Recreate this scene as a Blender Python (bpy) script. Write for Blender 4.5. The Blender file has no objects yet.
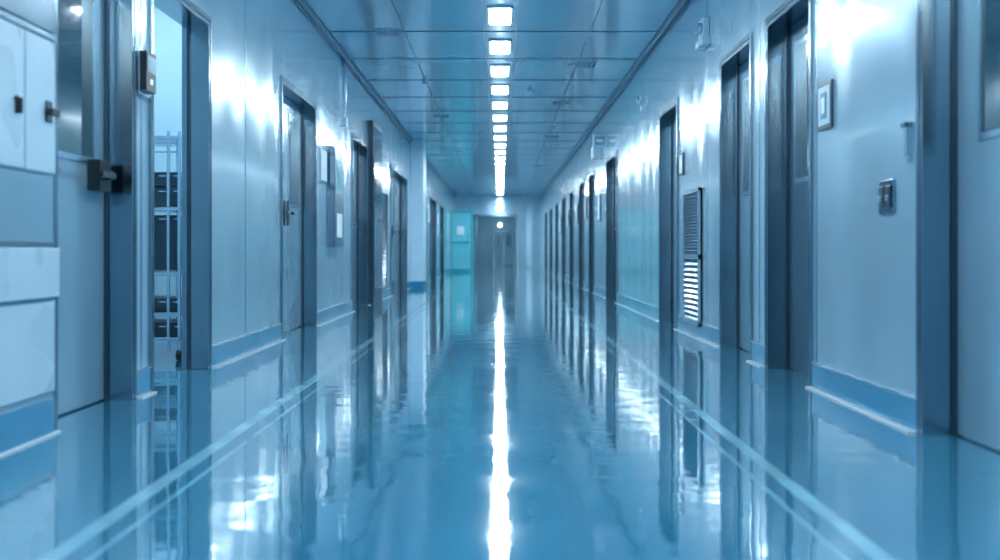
import bpy, bmesh, math, random
from mathutils import Vector
random.seed(4)
S=bpy.context.scene
WL,WR,H,TH=1.75,1.62,2.9,0.16
YB,YE=-4.0,43.0
DH=2.08
LIGHT=68.0

# ---------------------------------------------------------------- materials
def nm(name):
    m=bpy.data.materials.new(name); m.use_nodes=True
    nt=m.node_tree; b=nt.nodes['Principled BSDF']
    return m,nt,b
def simple(name,col,rough=.4,metal=0,coat=0,ior=1.5,nscale=3,bump=0.0,bscale=(3,3,3),bdist=.02,aniso=0,var=.08,coatr=.06):
    m,nt,b=nm(name)
    b.inputs['Metallic'].default_value=metal
    b.inputs['Coat Weight'].default_value=coat
    b.inputs['Coat Roughness'].default_value=coatr
    b.inputs['IOR'].default_value=ior
    tc=nt.nodes.new('ShaderNodeTexCoord')
    n=nt.nodes.new('ShaderNodeTexNoise'); n.inputs['Scale'].default_value=nscale; n.inputs['Detail'].default_value=1
    nt.links.new(tc.outputs['Object'],n.inputs['Vector'])
    mr=nt.nodes.new('ShaderNodeMapRange')
    mr.inputs['To Min'].default_value=rough*.85; mr.inputs['To Max'].default_value=min(1,rough*1.15)
    nt.links.new(n.outputs['Fac'],mr.inputs['Value']); nt.links.new(mr.outputs[0],b.inputs['Roughness'])
    cr=nt.nodes.new('ShaderNodeValToRGB')
    cr.color_ramp.elements[0].color=(*[v*(1-var) for v in col],1); cr.color_ramp.elements[1].color=(*[min(1,v*(1+var)) for v in col],1)
    nt.links.new(n.outputs['Fac'],cr.inputs[0]); nt.links.new(cr.outputs[0],b.inputs['Base Color'])
    if aniso>0:
        b.inputs['Anisotropic'].default_value=aniso; b.inputs['Anisotropic Rotation'].default_value=.25
        tg=nt.nodes.new('ShaderNodeTangent'); tg.direction_type='RADIAL'; tg.axis='Z'
        nt.links.new(tg.outputs[0],b.inputs['Tangent'])
    if bump>0:
        mp=nt.nodes.new('ShaderNodeMapping'); mp.inputs['Scale'].default_value=bscale
        n2=nt.nodes.new('ShaderNodeTexNoise'); n2.inputs['Scale'].default_value=1; n2.inputs['Detail'].default_value=0
        nt.links.new(tc.outputs['Object'],mp.inputs['Vector']); nt.links.new(mp.outputs[0],n2.inputs['Vector'])
        bp=nt.nodes.new('ShaderNodeBump'); bp.inputs['Strength'].default_value=bump; bp.inputs['Distance'].default_value=bdist
        nt.links.new(n2.outputs['Fac'],bp.inputs['Height']); nt.links.new(bp.outputs[0],b.inputs['Normal'])
    return m
def emis(name,col,st):
    m,nt,b=nm(name)
    b.inputs['Base Color'].default_value=(0.8,.8,.8,1)
    b.inputs['Emission Color'].default_value=(*col,1); b.inputs['Emission Strength'].default_value=st
    return m
M={}
M['wall']=simple('wall_panel_blue',(.44,.67,.80),.17,.45,.5,1.5,bump=.6,bscale=(2.2,2.2,.3),bdist=.02,aniso=.6,coatr=.06)
M['wall2']=simple('wall_pillar_white',(.6,.8,.92),.3)
M['seam']=simple('seam_dark',(.06,.15,.22),.4)
M['alu']=simple('aluminium_strip',(.55,.72,.82),.2,.9)
M['base']=simple('baseboard_blue',(.04,.28,.48),.16,0,.6)
M['cove']=simple('cove_white',(.85,.93,.98),.15,0,.6)
M['steel']=simple('brushed_steel',(.26,.37,.44),.16,1,0,aniso=.6)
M['dark']=simple('dark_steel',(.06,.10,.14),.3,.8)
M['leaf']=simple('door_leaf_paint',(.31,.50,.62),.22,.45,.2,aniso=.5)
M['leafd']=simple('door_leaf_grey',(.14,.25,.33),.22,.65,aniso=.5)
M['glass']=simple('dark_glass',(.03,.08,.11),.05,0,1)
M['white']=simple('white_plastic',(.52,.70,.81),.28,0,.3)
M['black']=simple('black_plastic',(.010,.018,.026),.35)
M['rackbox']=simple('rack_box_grey',(.05,.09,.12),.35)
M['ceil']=simple('ceiling_panel',(.33,.57,.70),.2,.4,.3,var=.03)
M['tbar']=simple('ceiling_grid',(.07,.17,.23),.35,.3)
M['mark']=simple('floor_marking',(.24,.54,.70),.14,0,.5,ior=1.8,nscale=4,var=.45,coatr=.05)
M['paper']=simple('paper_notice',(.8,.9,.95),.5)
M['signb']=simple('sign_blue',(.08,.28,.42),.3)
M['teal']=simple('teal_frame',(.04,.40,.48),.2,0,1)
M['pane']=simple('teal_frosted_pane',(.16,.66,.74),.15,0,1)
M['roomw']=simple('side_room_wall',(.32,.48,.58),.45)
M['lamp']=emis('lamp_diffuser',(.82,.95,1.0),LIGHT)
M['lampdim']=emis('lamp_small',(.65,.9,1.0),12)  # shared by wall lamp, exit sign and the added lobby fill panels
M['fillroom']=emis('fill_side_room',(.75,.93,1.0),26)  # emission for the added fill panel in the side room
M['led']=emis('led_cyan',(.4,.85,1.0),1.0)

# floor
def floor_mat():
    m,nt,b=nm('epoxy_floor')
    tc=nt.nodes.new('ShaderNodeTexCoord')
    n=nt.nodes.new('ShaderNodeTexNoise'); n.inputs['Scale'].default_value=.9; n.inputs['Detail'].default_value=4
    nt.links.new(tc.outputs['Object'],n.inputs['Vector'])
    cr=nt.nodes.new('ShaderNodeValToRGB')
    cr.color_ramp.elements[0].position=.3; cr.color_ramp.elements[0].color=(.03,.20,.35,1)
    cr.color_ramp.elements[1].position=.7; cr.color_ramp.elements[1].color=(.055,.29,.45,1)
    nt.links.new(n.outputs['Fac'],cr.inputs[0]); nt.links.new(cr.outputs[0],b.inputs['Base Color'])
    n3=nt.nodes.new('ShaderNodeTexNoise'); n3.inputs['Scale'].default_value=2.3; n3.inputs['Detail'].default_value=5
    nt.links.new(tc.outputs['Object'],n3.inputs['Vector'])
    mr=nt.nodes.new('ShaderNodeMapRange'); mr.inputs['From Min'].default_value=.42; mr.inputs['From Max'].default_value=.7
    mr.inputs['To Min'].default_value=.025; mr.inputs['To Max'].default_value=.12
    nt.links.new(n3.outputs['Fac'],mr.inputs['Value']); nt.links.new(mr.outputs[0],b.inputs['Roughness'])
    mp=nt.nodes.new('ShaderNodeMapping'); mp.inputs['Scale'].default_value=(2.6,5.0,1)
    n2=nt.nodes.new('ShaderNodeTexNoise'); n2.inputs['Scale'].default_value=1; n2.inputs['Detail'].default_value=2
    nt.links.new(tc.outputs['Object'],mp.inputs['Vector']); nt.links.new(mp.outputs[0],n2.inputs['Vector'])
    bp=nt.nodes.new('ShaderNodeBump'); bp.inputs['Strength'].default_value=.3; bp.inputs['Distance'].default_value=.007
    nt.links.new(n2.outputs['Fac'],bp.inputs['Height']); nt.links.new(bp.outputs[0],b.inputs['Normal'])
    b.inputs['IOR'].default_value=2.0
    b.inputs['Coat Weight'].default_value=.9; b.inputs['Coat Roughness'].default_value=.03
    nt.links.new(bp.outputs[0],b.inputs['Coat Normal'])
    return m
M['floor']=floor_mat()

# ---------------------------------------------------------------- builder
class B:
    def __init__(s,name): s.name=name; s.bm=bmesh.new(); s.mats=[]
    def mi(s,k):
        if k not in s.mats: s.mats.append(k)
        return s.mats.index(k)
    def box(s,x0,x1,y0,y1,z0,z1,k):
        x0,x1=sorted((x0,x1)); y0,y1=sorted((y0,y1)); z0,z1=sorted((z0,z1))
        i=s.mi(k); v=[s.bm.verts.new(p) for p in [(x0,y0,z0),(x1,y0,z0),(x1,y1,z0),(x0,y1,z0),(x0,y0,z1),(x1,y0,z1),(x1,y1,z1),(x0,y1,z1)]]
        for f in [(0,3,2,1),(4,5,6,7),(0,1,5,4),(1,2,6,5),(2,3,7,6),(3,0,4,7)]:
            s.bm.faces.new([v[j] for j in f]).material_index=i
    def poly(s,pts,axis,a,b,k):
        i=s.mi(k)
        def mk(p,t): return {'x':(t,p[0],p[1]),'y':(p[0],t,p[1]),'z':(p[0],p[1],t)}[axis]
        A=[s.bm.verts.new(mk(p,a)) for p in pts]; C=[s.bm.verts.new(mk(p,b)) for p in pts]
        n=len(pts)
        fs=[s.bm.faces.new(A),s.bm.faces.new(C[::-1])]
        for j in range(n): fs.append(s.bm.faces.new([A[j],C[j],C[(j+1)%n],A[(j+1)%n]]))
        for f in fs: f.material_index=i
    def cyl(s,c,r,axis,l,k,n=16):
        pts=[]
        cc={'x':(c[1],c[2]),'y':(c[0],c[2]),'z':(c[0],c[1])}[axis]; t={'x':c[0],'y':c[1],'z':c[2]}[axis]
        for j in range(n): pts.append((cc[0]+r*math.cos(2*math.pi*j/n),cc[1]+r*math.sin(2*math.pi*j/n)))
        s.poly(pts,axis,t-l/2,t+l/2,k)
    def done(s,bevel=.003):
        bmesh.ops.recalc_face_normals(s.bm,faces=s.bm.faces[:])
        me=bpy.data.meshes.new(s.name); s.bm.to_mesh(me); s.bm.free()
        for k in s.mats: me.materials.append(M[k])
        o=bpy.data.objects.new(s.name,me); S.collection.objects.link(o)
        if bevel:
            md=o.modifiers.new('bev','BEVEL'); md.width=bevel; md.segments=2; md.limit_method='ANGLE'
        return o
class SB(B):
    """builder on a side wall: d = depth INTO wall from its face (negative = sticks out)."""
    def __init__(s,name,side): super().__init__(name); s.s=-1 if side=='L' else 1; s.W=WL if side=='L' else WR
    def b(s,d0,d1,y0,y1,z0,z1,k): s.box(s.s*(s.W+d0),s.s*(s.W+d1),y0,y1,z0,z1,k)

# ---------------------------------------------------------------- openings
LO=[(4.30,5.23),(5.5,6.6),(8.79,10.4),(13.0,14.45),(17.6,20.6),(23.6,26.0),(27.5,30.0),(32.0,34.0),(38.6,40.6)]
RO=[(3.0,4.22),(5.71,6.65),(7.07,8.03),(10.0,11.1),(15.2,16.65),(18.9,19.9),(21.2,22.4),(24.2,25.4),(27.2,28.6),(30.6,32.0),(34.0,35.7),(37.8,39.4)]
def wall(side,ops,name,seams):
    w=SB(name,side)
    y=YB
    for a,b in ops:
        w.b(0,TH,y,a,0,H,'wall'); w.b(0,TH,a,b,DH,H,'wall'); y=b
    w.b(0,TH,y,YE,0,H,'wall')
    for q in seams:
        if all(not(a-.05<q<b+.05) for a,b in ops):
            w.b(-.003,0,q-.012,q+.012,.13,H-.05,'alu'); w.b(-.0035,0,q-.003,q+.003,.13,H-.05,'seam')
    w.done(0)
    t=SB('baseboard_'+('left' if side=='L' else 'right'),side)
    y=YB
    for a,b in ops+[(YE,YE)]:
        if a-.03>y:
            y0=y+(.03 if y>YB else 0)
            t.b(-.012,0,y0,a-.03,.0,.125,'base')
            t.b(-.016,0,y0,a-.03,.125,.135,'alu')
            t.b(-.045,-.012,y0,a-.03,0,.008,'cove')
        y=b
    t.done(.002)
    c=SB('trim_cornice_'+('left' if side=='L' else 'right'),side)
    c.b(-.035,0,YB,YE,H-.05,H-.001,'alu'); c.b(-.05,-.035,YB,YE,H-.02,H-.001,'tbar'); c.b(-.012,0,YB,YE,H-.085,H-.07,'seam')
    c.done(.003)
wall('L',LO,'wall_left',[1.0,2.2,5.36,7.55,11.9,12.6,16.9,22.6,31.0,36.0,41.5])
wall('R',RO,'wall_right',[1.2,2.4,5.62,6.86,8.6,12.4,13.8,17.5,23.2,26.2,29.6,33.0,36.8,40.9])

f=B('floor'); f.box(-4.2,WR+.2,YB-.2,64,-.1,0,'floor'); f.done(0)
c=B('ceiling'); c.box(-WL-.16,WR+.16,YB-.1,YE+.2,H,H+.1,'ceil')
y=9.42-1.55*9
while y<YE:
    c.box(-WL,WR,y-.008,y+.008,H-.006,H,'tbar'); y+=1.55
for x in (-.95,-.16,.16,.9):
    c.box(x-.005,x+.005,YB,YE,H-.005,H,'tbar')
c.done(0)

b=B('floor_lane_line'); b.box(-1.05,-1.0,YB,40,0,.0012,'mark'); b.box(-.94,-.93,YB,40,0,.0012,'mark'); b.done(0)
b=B('floor_lane_line'); b.box(.85,.895,YB,40,0,.0012,'mark'); b.box(.78,.79,YB,40,0,.0012,'mark'); b.done(0)

# end walls
w=B('wall_back'); w.box(-WL-.16,WR+.16,YB-.15,YB,0,H,'wall'); w.done(0)
w=B('wall_end'); 
w.box(-WL-.16,-.98,YE,YE+.15,0,H,'wall'); w.box(.62,WR+.16,YE,YE+.15,0,H,'wall'); w.box(-.98,.62,YE,YE+.15,2.12,H,'wall')
w.box(-1.03,-.95,YE-.02,YE,0,2.17,'steel'); w.box(.59,.67,YE-.02,YE,0,2.17,'steel'); w.box(-.95,.59,YE-.02,YE,2.1,2.17,'steel')
w.done(.003)
w=B('wall_lobby')
w.box(-1.2,-1.1,YE+.15,54,0,2.6,'roomw'); w.box(.75,.85,YE+.15,54,0,2.6,'roomw'); w.box(-1.2,.85,54,54.1,0,2.6,'roomw'); w.box(-1.2,.85,YE+.15,54,2.6,2.7,'roomw')
w.done(0)
d=B('double_door_end')
d.box(-.35,.72,53.94,53.99,0,1.75,'steel'); d.box(-.29,.17,53.9,53.94,.01,1.69,'leafd'); d.box(.19,.66,53.9,53.94,.01,1.69,'leafd')
for x in (-.15,.33): d.box(x,x+.17,53.89,53.9,1.0,1.5,'glass')
d.done(.003)
l=B('lobby_fill_light')  # added glowing panels, hidden above the opening, to brighten the lobby
for yy in (45,48,51.5): l.box(-.25,.2,yy,yy+1.2,2.57,2.6,'lampdim')
l.done(0)
l=B('lobby_wall_lamp'); l.cyl((.0,53.96,2.02),.09,'y',.06,'lampdim'); l.cyl((0,53.98,2.02),.12,'y',.03,'alu'); l.done(.004)
l=B('exit_sign'); l.box(-.2,.14,YE-.06,YE-.02,2.36,2.5,'white'); l.box(-.17,.11,YE-.065,YE-.06,2.385,2.475,'lampdim'); l.done(.003)

# ---------------------------------------------------------------- ceiling lights
y=10.2-1.55*8
while y<YE-.6:
    l=B('ceiling_light')
    l.box(-.12,.12,y-.37,y-.35,H-.02,H,'white'); l.box(-.12,.12,y+.35,y+.37,H-.02,H,'white')
    l.box(-.12,-.1,y-.35,y+.35,H-.02,H,'white'); l.box(.1,.12,y-.35,y+.35,H-.02,H,'white')
    l.box(-.1,.1,y-.35,y+.35,H-.012,H-.002,'lamp')
    l.done(0); y+=1.55
def cvent(x,y,wx=.26,wy=.35):
    v=B('ceiling_air_vent')
    v.box(x-wx/2,x+wx/2,y-wy/2,y+wy/2,H-.008,H,'ceil')
    n=5
    for j in range(n):
        xx=x-wx/2+.03+j*(wx-.06)/(n-1)
        v.box(xx-.015,xx+.015,y-wy/2+.04,y+wy/2-.04,H-.011,H-.006,'seam')
    v.done(0)
for x,y in [(-1.1,11.0),(1.0,12.9),(.9,16.2),(-.95,17.8),(1.0,21),(-.95,24),(.95,28)]: cvent(x,y)
for x,y in [(-.95,14.1),(.42,14.9),(.95,19.4)]:
    v=B('ceiling_smoke_detector'); v.cyl((x,y,H-.015),.05,'z',.03,'white'); v.cyl((x,y,H-.04),.032,'z',.022,'white'); v.done(.004)

# ---------------------------------------------------------------- doors
def door(side,a,b,n,kind='single',win=True,leaf='leaf',handle='near'):
    d=SB('door_%d'%n,side); h=DH
    d.b(-.012,.15,b-.028,b-.001,0,h-.001,'steel'); d.b(-.012,.15,a+.001,a+.028,0,h-.001,'steel'); d.b(-.012,.15,a+.028,b-.028,h-.03,h-.001,'steel')
    d.b(-.016,-.001,a-.025,a+.001,0,h+.03,'steel'); d.b(-.016,-.001,b-.001,b+.025,0,h+.03,'steel'); d.b(-.016,-.001,a,b,h-.001,h+.03,'steel')
    d.b(.10,.118,b-.045,b-.028,0,h-.03,'dark'); d.b(.10,.118,a+.028,a+.045,0,h-.03,'dark')
    def leaf_(p,q,hs):
        z0,z1=.008,h-.035
        d.b(.118,.155,p,q,z0,z1,leaf)
        w=q-p
        if win:
            c0=p+w*.2; c1=q-w*.2
            d.b(.112,.118,c0-.03,c1+.03,1.10,1.93,'alu'); d.b(.109,.114,c0,c1,1.13,1.90,'glass')
        yy=p+.08 if hs<0 else q-.08
        d.b(.108,.118,yy-.025,yy+.025,.93,1.15,'dark')
        d.b(.07,.108,yy-.01,yy+.01,1.03,1.05,'dark')
        d.b(.06,.075,yy-.012 if hs<0 else yy-.13,yy+.13 if hs<0 else yy+.012,1.028,1.052,'dark')
        hy=q-.002 if hs<0 else p+.002
        for z in (.3,1.05,1.8): d.cyl((d.s*(d.W+.112),hy,z),.009,'z',.1,'dark',10)
    if kind=='double':
        m=(a+b)/2; leaf_(a+.03,m-.003,1); leaf_(m+.003,b-.03,-1)
    elif kind=='single': leaf_(a+.03,b-.03,-1 if handle=='near' else 1)
    elif kind=='lock':
        leaf_(a+.03,b-.03,-1)
        d.b(.06,.118,4.98,5.12,.98,1.12,'black'); d.b(.03,.06,5.03,5.07,1.03,1.07,'black'); d.b(.018,.035,4.9,5.07,1.035,1.062,'black')
    d.done(.002); return d
n=1
for j,(a,b_) in enumerate(LO):
    if j==0: door('L',a,b_,n,kind='lock')
    elif j==1: door('L',a,b_,n,kind='open')
    else: door('L',a,b_,n,kind='double' if b_-a>1.3 else 'single',win=(j!=3),leaf='leaf' if j==2 else 'leafd')
    n+=1
for j,(a,b_) in enumerate(RO):
    door('R',a,b_,n,kind='double' if b_-a>1.3 else 'single',leaf='leaf' if j%3!=1 else 'leafd',win=(j!=3)); n+=1

# ---------------------------------------------------------------- left: cabinet unit by camera
c=SB('wall_cabinet','L'); CE=4.235
c.b(-.03,-.001,2.4,CE,.14,2.6,'leaf')
for p,q in ((2.45,3.16),(3.18,3.95),(3.965,CE-.01)):
    c.b(-.042,-.03,p,q,1.0,1.50,'white')
c.cyl((-(WL-.047),3.88,1.24),.013,'x',.012,'black'); c.b(-.066,-.042,3.872,3.888,1.19,1.245,'black')
c.b(-.05,-.042,4.13,4.18,1.19,1.27,'dark'); c.b(-.075,-.05,4.12,4.19,1.215,1.24,'black')
c.b(-.036,-.03,2.45,CE-.01,1.54,2.2,'leafd'); c.b(-.042,-.03,2.42,CE,2.2,2.23,'alu'); c.b(-.042,-.03,2.42,CE,1.51,1.53,'alu')
c.b(-.055,-.03,2.42,CE,.53,.715,'white'); c.b(-.034,-.03,2.42,CE,.72,.74,'seam')
c.b(-.04,-.03,2.45,CE-.01,.17,.515,'white')
c.b(-.034,-.001,2.4,CE,0,.14,'base')
c.done(.006)

r=SB('access_control_reader','L')
r.b(-.02,-.017,5.275,5.455,1.46,1.68,'alu'); r.b(-.05,-.02,5.29,5.44,1.48,1.67,'black'); r.b(-.053,-.05,5.30,5.43,1.57,1.65,'signb'); r.b(-.053,-.05,5.35,5.38,1.515,1.54,'led')
r.done(.004)

# side room + rack
w=B('wall_side_room')
w.box(-3.7,-3.6,5.25,8.7,0,H,'roomw'); w.box(-3.6,-WL-TH,5.25,5.33,0,H,'roomw'); w.box(-3.6,-WL-TH-.001,8.6,8.7,0,H,'roomw'); w.box(-3.7,-WL-TH-.001,5.25,8.7,H,H+.1,'roomw')
w.done(0)
l=B('side_room_fill_light'); l.box(-2.9,-2.3,6.6,7.8,H-.03,H-.001,'fillroom'); l.done(.003)  # added fill panel, out of view, lights the room behind the doorway
r=B('equipment_rack')
X0,X1,Y0,Y1=-2.75,-2.07,7.1,7.65
for x in (X0,-2.24,-2.14,X1):
    for y in (Y0,Y1): r.box(x-.009,x+.009,y-.009,y+.009,.06,1.48,'alu')
for z in (.14,.30,.56,.98,1.44):
    r.box(X0,X1,Y0,Y1,z-.008,z+.008,'alu'); r.box(X0,X1,Y0-.014,Y0+.004,z-.014,z+.01,'alu')
for z in (1.34,1.40): r.box(X0,X1,Y0-.01,Y0,z,z+.01,'alu')
for x in (X0,X1):
    for y in (Y0,Y1): r.cyl((x,y,.035),.035,'x',.03,'black')
for z0,z1 in ((.155,.24),(.315,.40),(.58,.94),(1.0,1.12),(1.13,1.22)):
    r.box(X0+.04,X1-.03,Y0+.06,Y1-.05,z0,z1,'rackbox')
    for k in range(7): xx=X0+.08+k*.09; r.box(xx,xx+.05,Y0+.05,Y0+.06,z1-.03,z1-.02,'alu')
r.done(.002)

# ---------------------------------------------------------------- left mid objects
def notice(side,name,a,b,z0,z1,inner='paper',fr='alu',th=.02):
    o=SB(name,side)
    o.b(-th,-.001,a,b,z0,z1,fr); o.b(-th-.003,-th,a+.02,b-.02,z0+.02,z1-.02,inner)
    return o
o=notice('L','notice_board',10.62,11.0,1.38,1.72); o.done(.002)
o=notice('L','instruction_cabinet',11.1,11.75,.75,1.78,'leafd','steel',.08); o.b(-.086,-.083,11.2,11.65,1.3,1.65,'pane'); o.b(-.086,-.083,11.25,11.6,.85,1.1,'paper'); o.done(.003)
o=SB('control_column','L'); o.b(-.07,-.001,14.6,15.7,0.0,2.45,'dark'); o.b(-.078,-.07,14.66,15.64,.2,1.1,'steel'); o.b(-.078,-.07,14.66,15.64,1.16,2.38,'glass'); o.b(-.1,-.07,14.7,14.74,.9,1.3,'alu'); o.done(.004)
def louver(side,name,a,b,z0,z1,mid=None,slat='steel'):
    o=SB(name,side)
    o.b(-.012,-.001,a,b,z0,z1,'seam')
    o.b(-.03,-.001,a,a+.035,z0,z1,slat); o.b(-.03,-.001,b-.035,b,z0,z1,slat); o.b(-.03,-.001,a,b,z0,z0+.03,slat); o.b(-.03,-.001,a,b,z1-.03,z1,slat)
    if mid: o.b(-.03,-.001,a,b,mid-.02,mid+.02,slat)
    z=z0+.05
    while z<z1-.04:
        if not mid or abs(z-mid)>.035:
            W=o.W; s=o.s
            hh=.010 if (not mid or z<mid) else .006
            o.poly([(s*(W-.028),z-hh),(s*(W-.024),z-hh),(s*(W-.010),z+hh),(s*(W-.014),z+hh)],'y',a+.035,b-.035,slat)
        z+= .045 if (not mid or z<mid) else .026
    return o.done(0)
louver('L','louver_grille',15.85,16.85,.15,1.6)
louver('R','air_return_grille',8.82,9.6,.10,1.22,.66,'leaf')

p=B('wall_pillar'); p.box(-WL+.001,-1.50,21.5,22.3,0,H-.001,'wall2'); p.box(-WL+.001,-1.49,21.49,22.31,0,.12,'base'); p.box(-WL+.001,-1.49,21.49,22.31,.12,.13,'alu'); p.done(.008)
p=B('wall_conduit'); p.cyl((-WL+.02,12.3,2.5),.015,'z',.7,'alu'); p.box(-WL+.001,-WL+.04,12.25,12.35,2.1,2.2,'white'); p.done(0)

g=B('glass_door')
gy=38.2
g.box(-WL+.001,-1.68,gy,gy+.06,0,2.15,'teal'); g.box(-1.02,-.95,gy,gy+.06,0,2.15,'teal'); g.box(-1.68,-1.02,gy,gy+.06,2.05,2.15,'teal'); g.box(-1.68,-1.02,gy,gy+.06,0,.12,'teal')
g.box(-1.68,-1.02,gy+.02,gy+.04,.12,2.05,'pane'); g.box(-1.68,-1.02,gy+.0,gy+.06,1.0,1.06,'teal')
g.box(-1.12,-1.09,gy-.05,gy-.02,.8,1.3,'alu'); g.box(-1.115,-1.095,gy-.02,gy,.82,.85,'alu'); g.box(-1.115,-1.095,gy-.02,gy,1.25,1.28,'alu')
g.box(-1.5,-1.25,gy+.01,gy+.02,1.3,1.6,'paper')
g.done(.003)
o=SB('glass_wall_panel','L'); o.b(-.03,-.001,34.6,37.8,.14,2.1,'pane'); 
for q in (34.6,36.2,37.74): o.b(-.05,-.03,q,q+.06,.14,2.1,'alu')
o.done(.002)
for y_,z_ in ((26.6,1.4),(30.5,1.45)):
    o=notice('L','wall_notice',y_,y_+.4,z_,z_+.35); o.done(.002)

# ---------------------------------------------------------------- right objects
o=notice('R','room_sign',5.34,5.57,1.31,1.54,'white','dark',.012); o.b(-.019,-.015,5.41,5.50,1.36,1.49,'signb'); o.b(-.021,-.019,5.43,5.48,1.385,1.465,'paper'); o.done(.002)
o=SB('light_switch_plate','R'); o.b(-.012,-.001,4.50,4.67,.86,1.0,'steel'); o.b(-.02,-.012,4.52,4.58,.885,.975,'dark'); o.b(-.02,-.012,4.595,4.655,.885,.975,'dark'); o.b(-.026,-.02,4.535,4.565,.91,.935,'alu'); o.b(-.026,-.02,4.61,4.64,.91,.935,'alu'); o.done(.003)
o=SB('soap_dispenser','R'); o.b(-.03,-.001,4.31,4.34,1.08,1.2,'alu'); o.b(-.04,-.001,4.305,4.345,1.19,1.21,'steel'); o.b(-.02,-.001,4.315,4.335,1.05,1.08,'alu'); o.done(.004)
o=notice('R','wall_notice',9.68,9.88,1.38,1.58,'paper','dark',.012); o.done(.002)
o=SB('emergency_light','R'); o.b(-.07,-.001,8.45,8.75,2.3,2.36,'white'); o.b(-.05,-.001,8.5,8.7,2.36,2.52,'white')
o.cyl((WR-.075,8.54,2.44),.04,'x',.05,'alu'); o.cyl((WR-.075,8.66,2.44),.04,'x',.05,'alu'); o.done(.006)
o=SB('alarm_sounder','R'); o.cyl((WR-.02,12.5,2.42),.06,'x',.038,'white'); o.cyl((WR-.05,12.5,2.42),.035,'x',.03,'alu'); o.b(-.02,-.001,12.44,12.56,2.3,2.36,'white'); o.done(.004)
o=SB('hanging_direction_sign','R'); o.b(-.2,-.001,16.8,16.9,2.3,2.5,'white'); o.b(-.18,-.02,16.793,16.8,2.33,2.47,'mark'); o.b(-.15,-.05,16.79,16.793,2.38,2.42,'paper'); o.done(.003)
o=SB('exit_box','R'); o.b(-.12,-.001,17.6,18.1,2.22,2.4,'white'); o.b(-.125,-.12,17.65,18.05,2.25,2.37,'signb'); o.done(.003)
for y_,z_ in ((17.6,1.2),(20.4,1.3),(22.7,1.3),(25.8,1.3),(29.0,1.2)):
    o=notice('R','wall_notice',y_,y_+.3,z_,z_+.42,'paper','steel',.03); o.done(.002)

# ---------------------------------------------------------------- world, camera
wd=bpy.data.worlds.new('world'); S.world=wd; wd.use_nodes=True
wd.node_tree.nodes['Background'].inputs[0].default_value=(.25,.5,.7,1); wd.node_tree.nodes['Background'].inputs[1].default_value=.3
cd=bpy.data.cameras.new('camera'); cam=bpy.data.objects.new('camera',cd); S.collection.objects.link(cam)
cam.location=(0,0,.7); cam.rotation_euler=(math.pi/2,0,0)
cd.lens=39.6; cd.sensor_width=36; cd.shift_y=-.028; cd.clip_end=200
cd.dof.use_dof=True; cd.dof.focus_distance=8.0; cd.dof.aperture_fstop=1.6
S.camera=cam
S.view_settings.view_transform='Standard'
S.view_settings.exposure=0
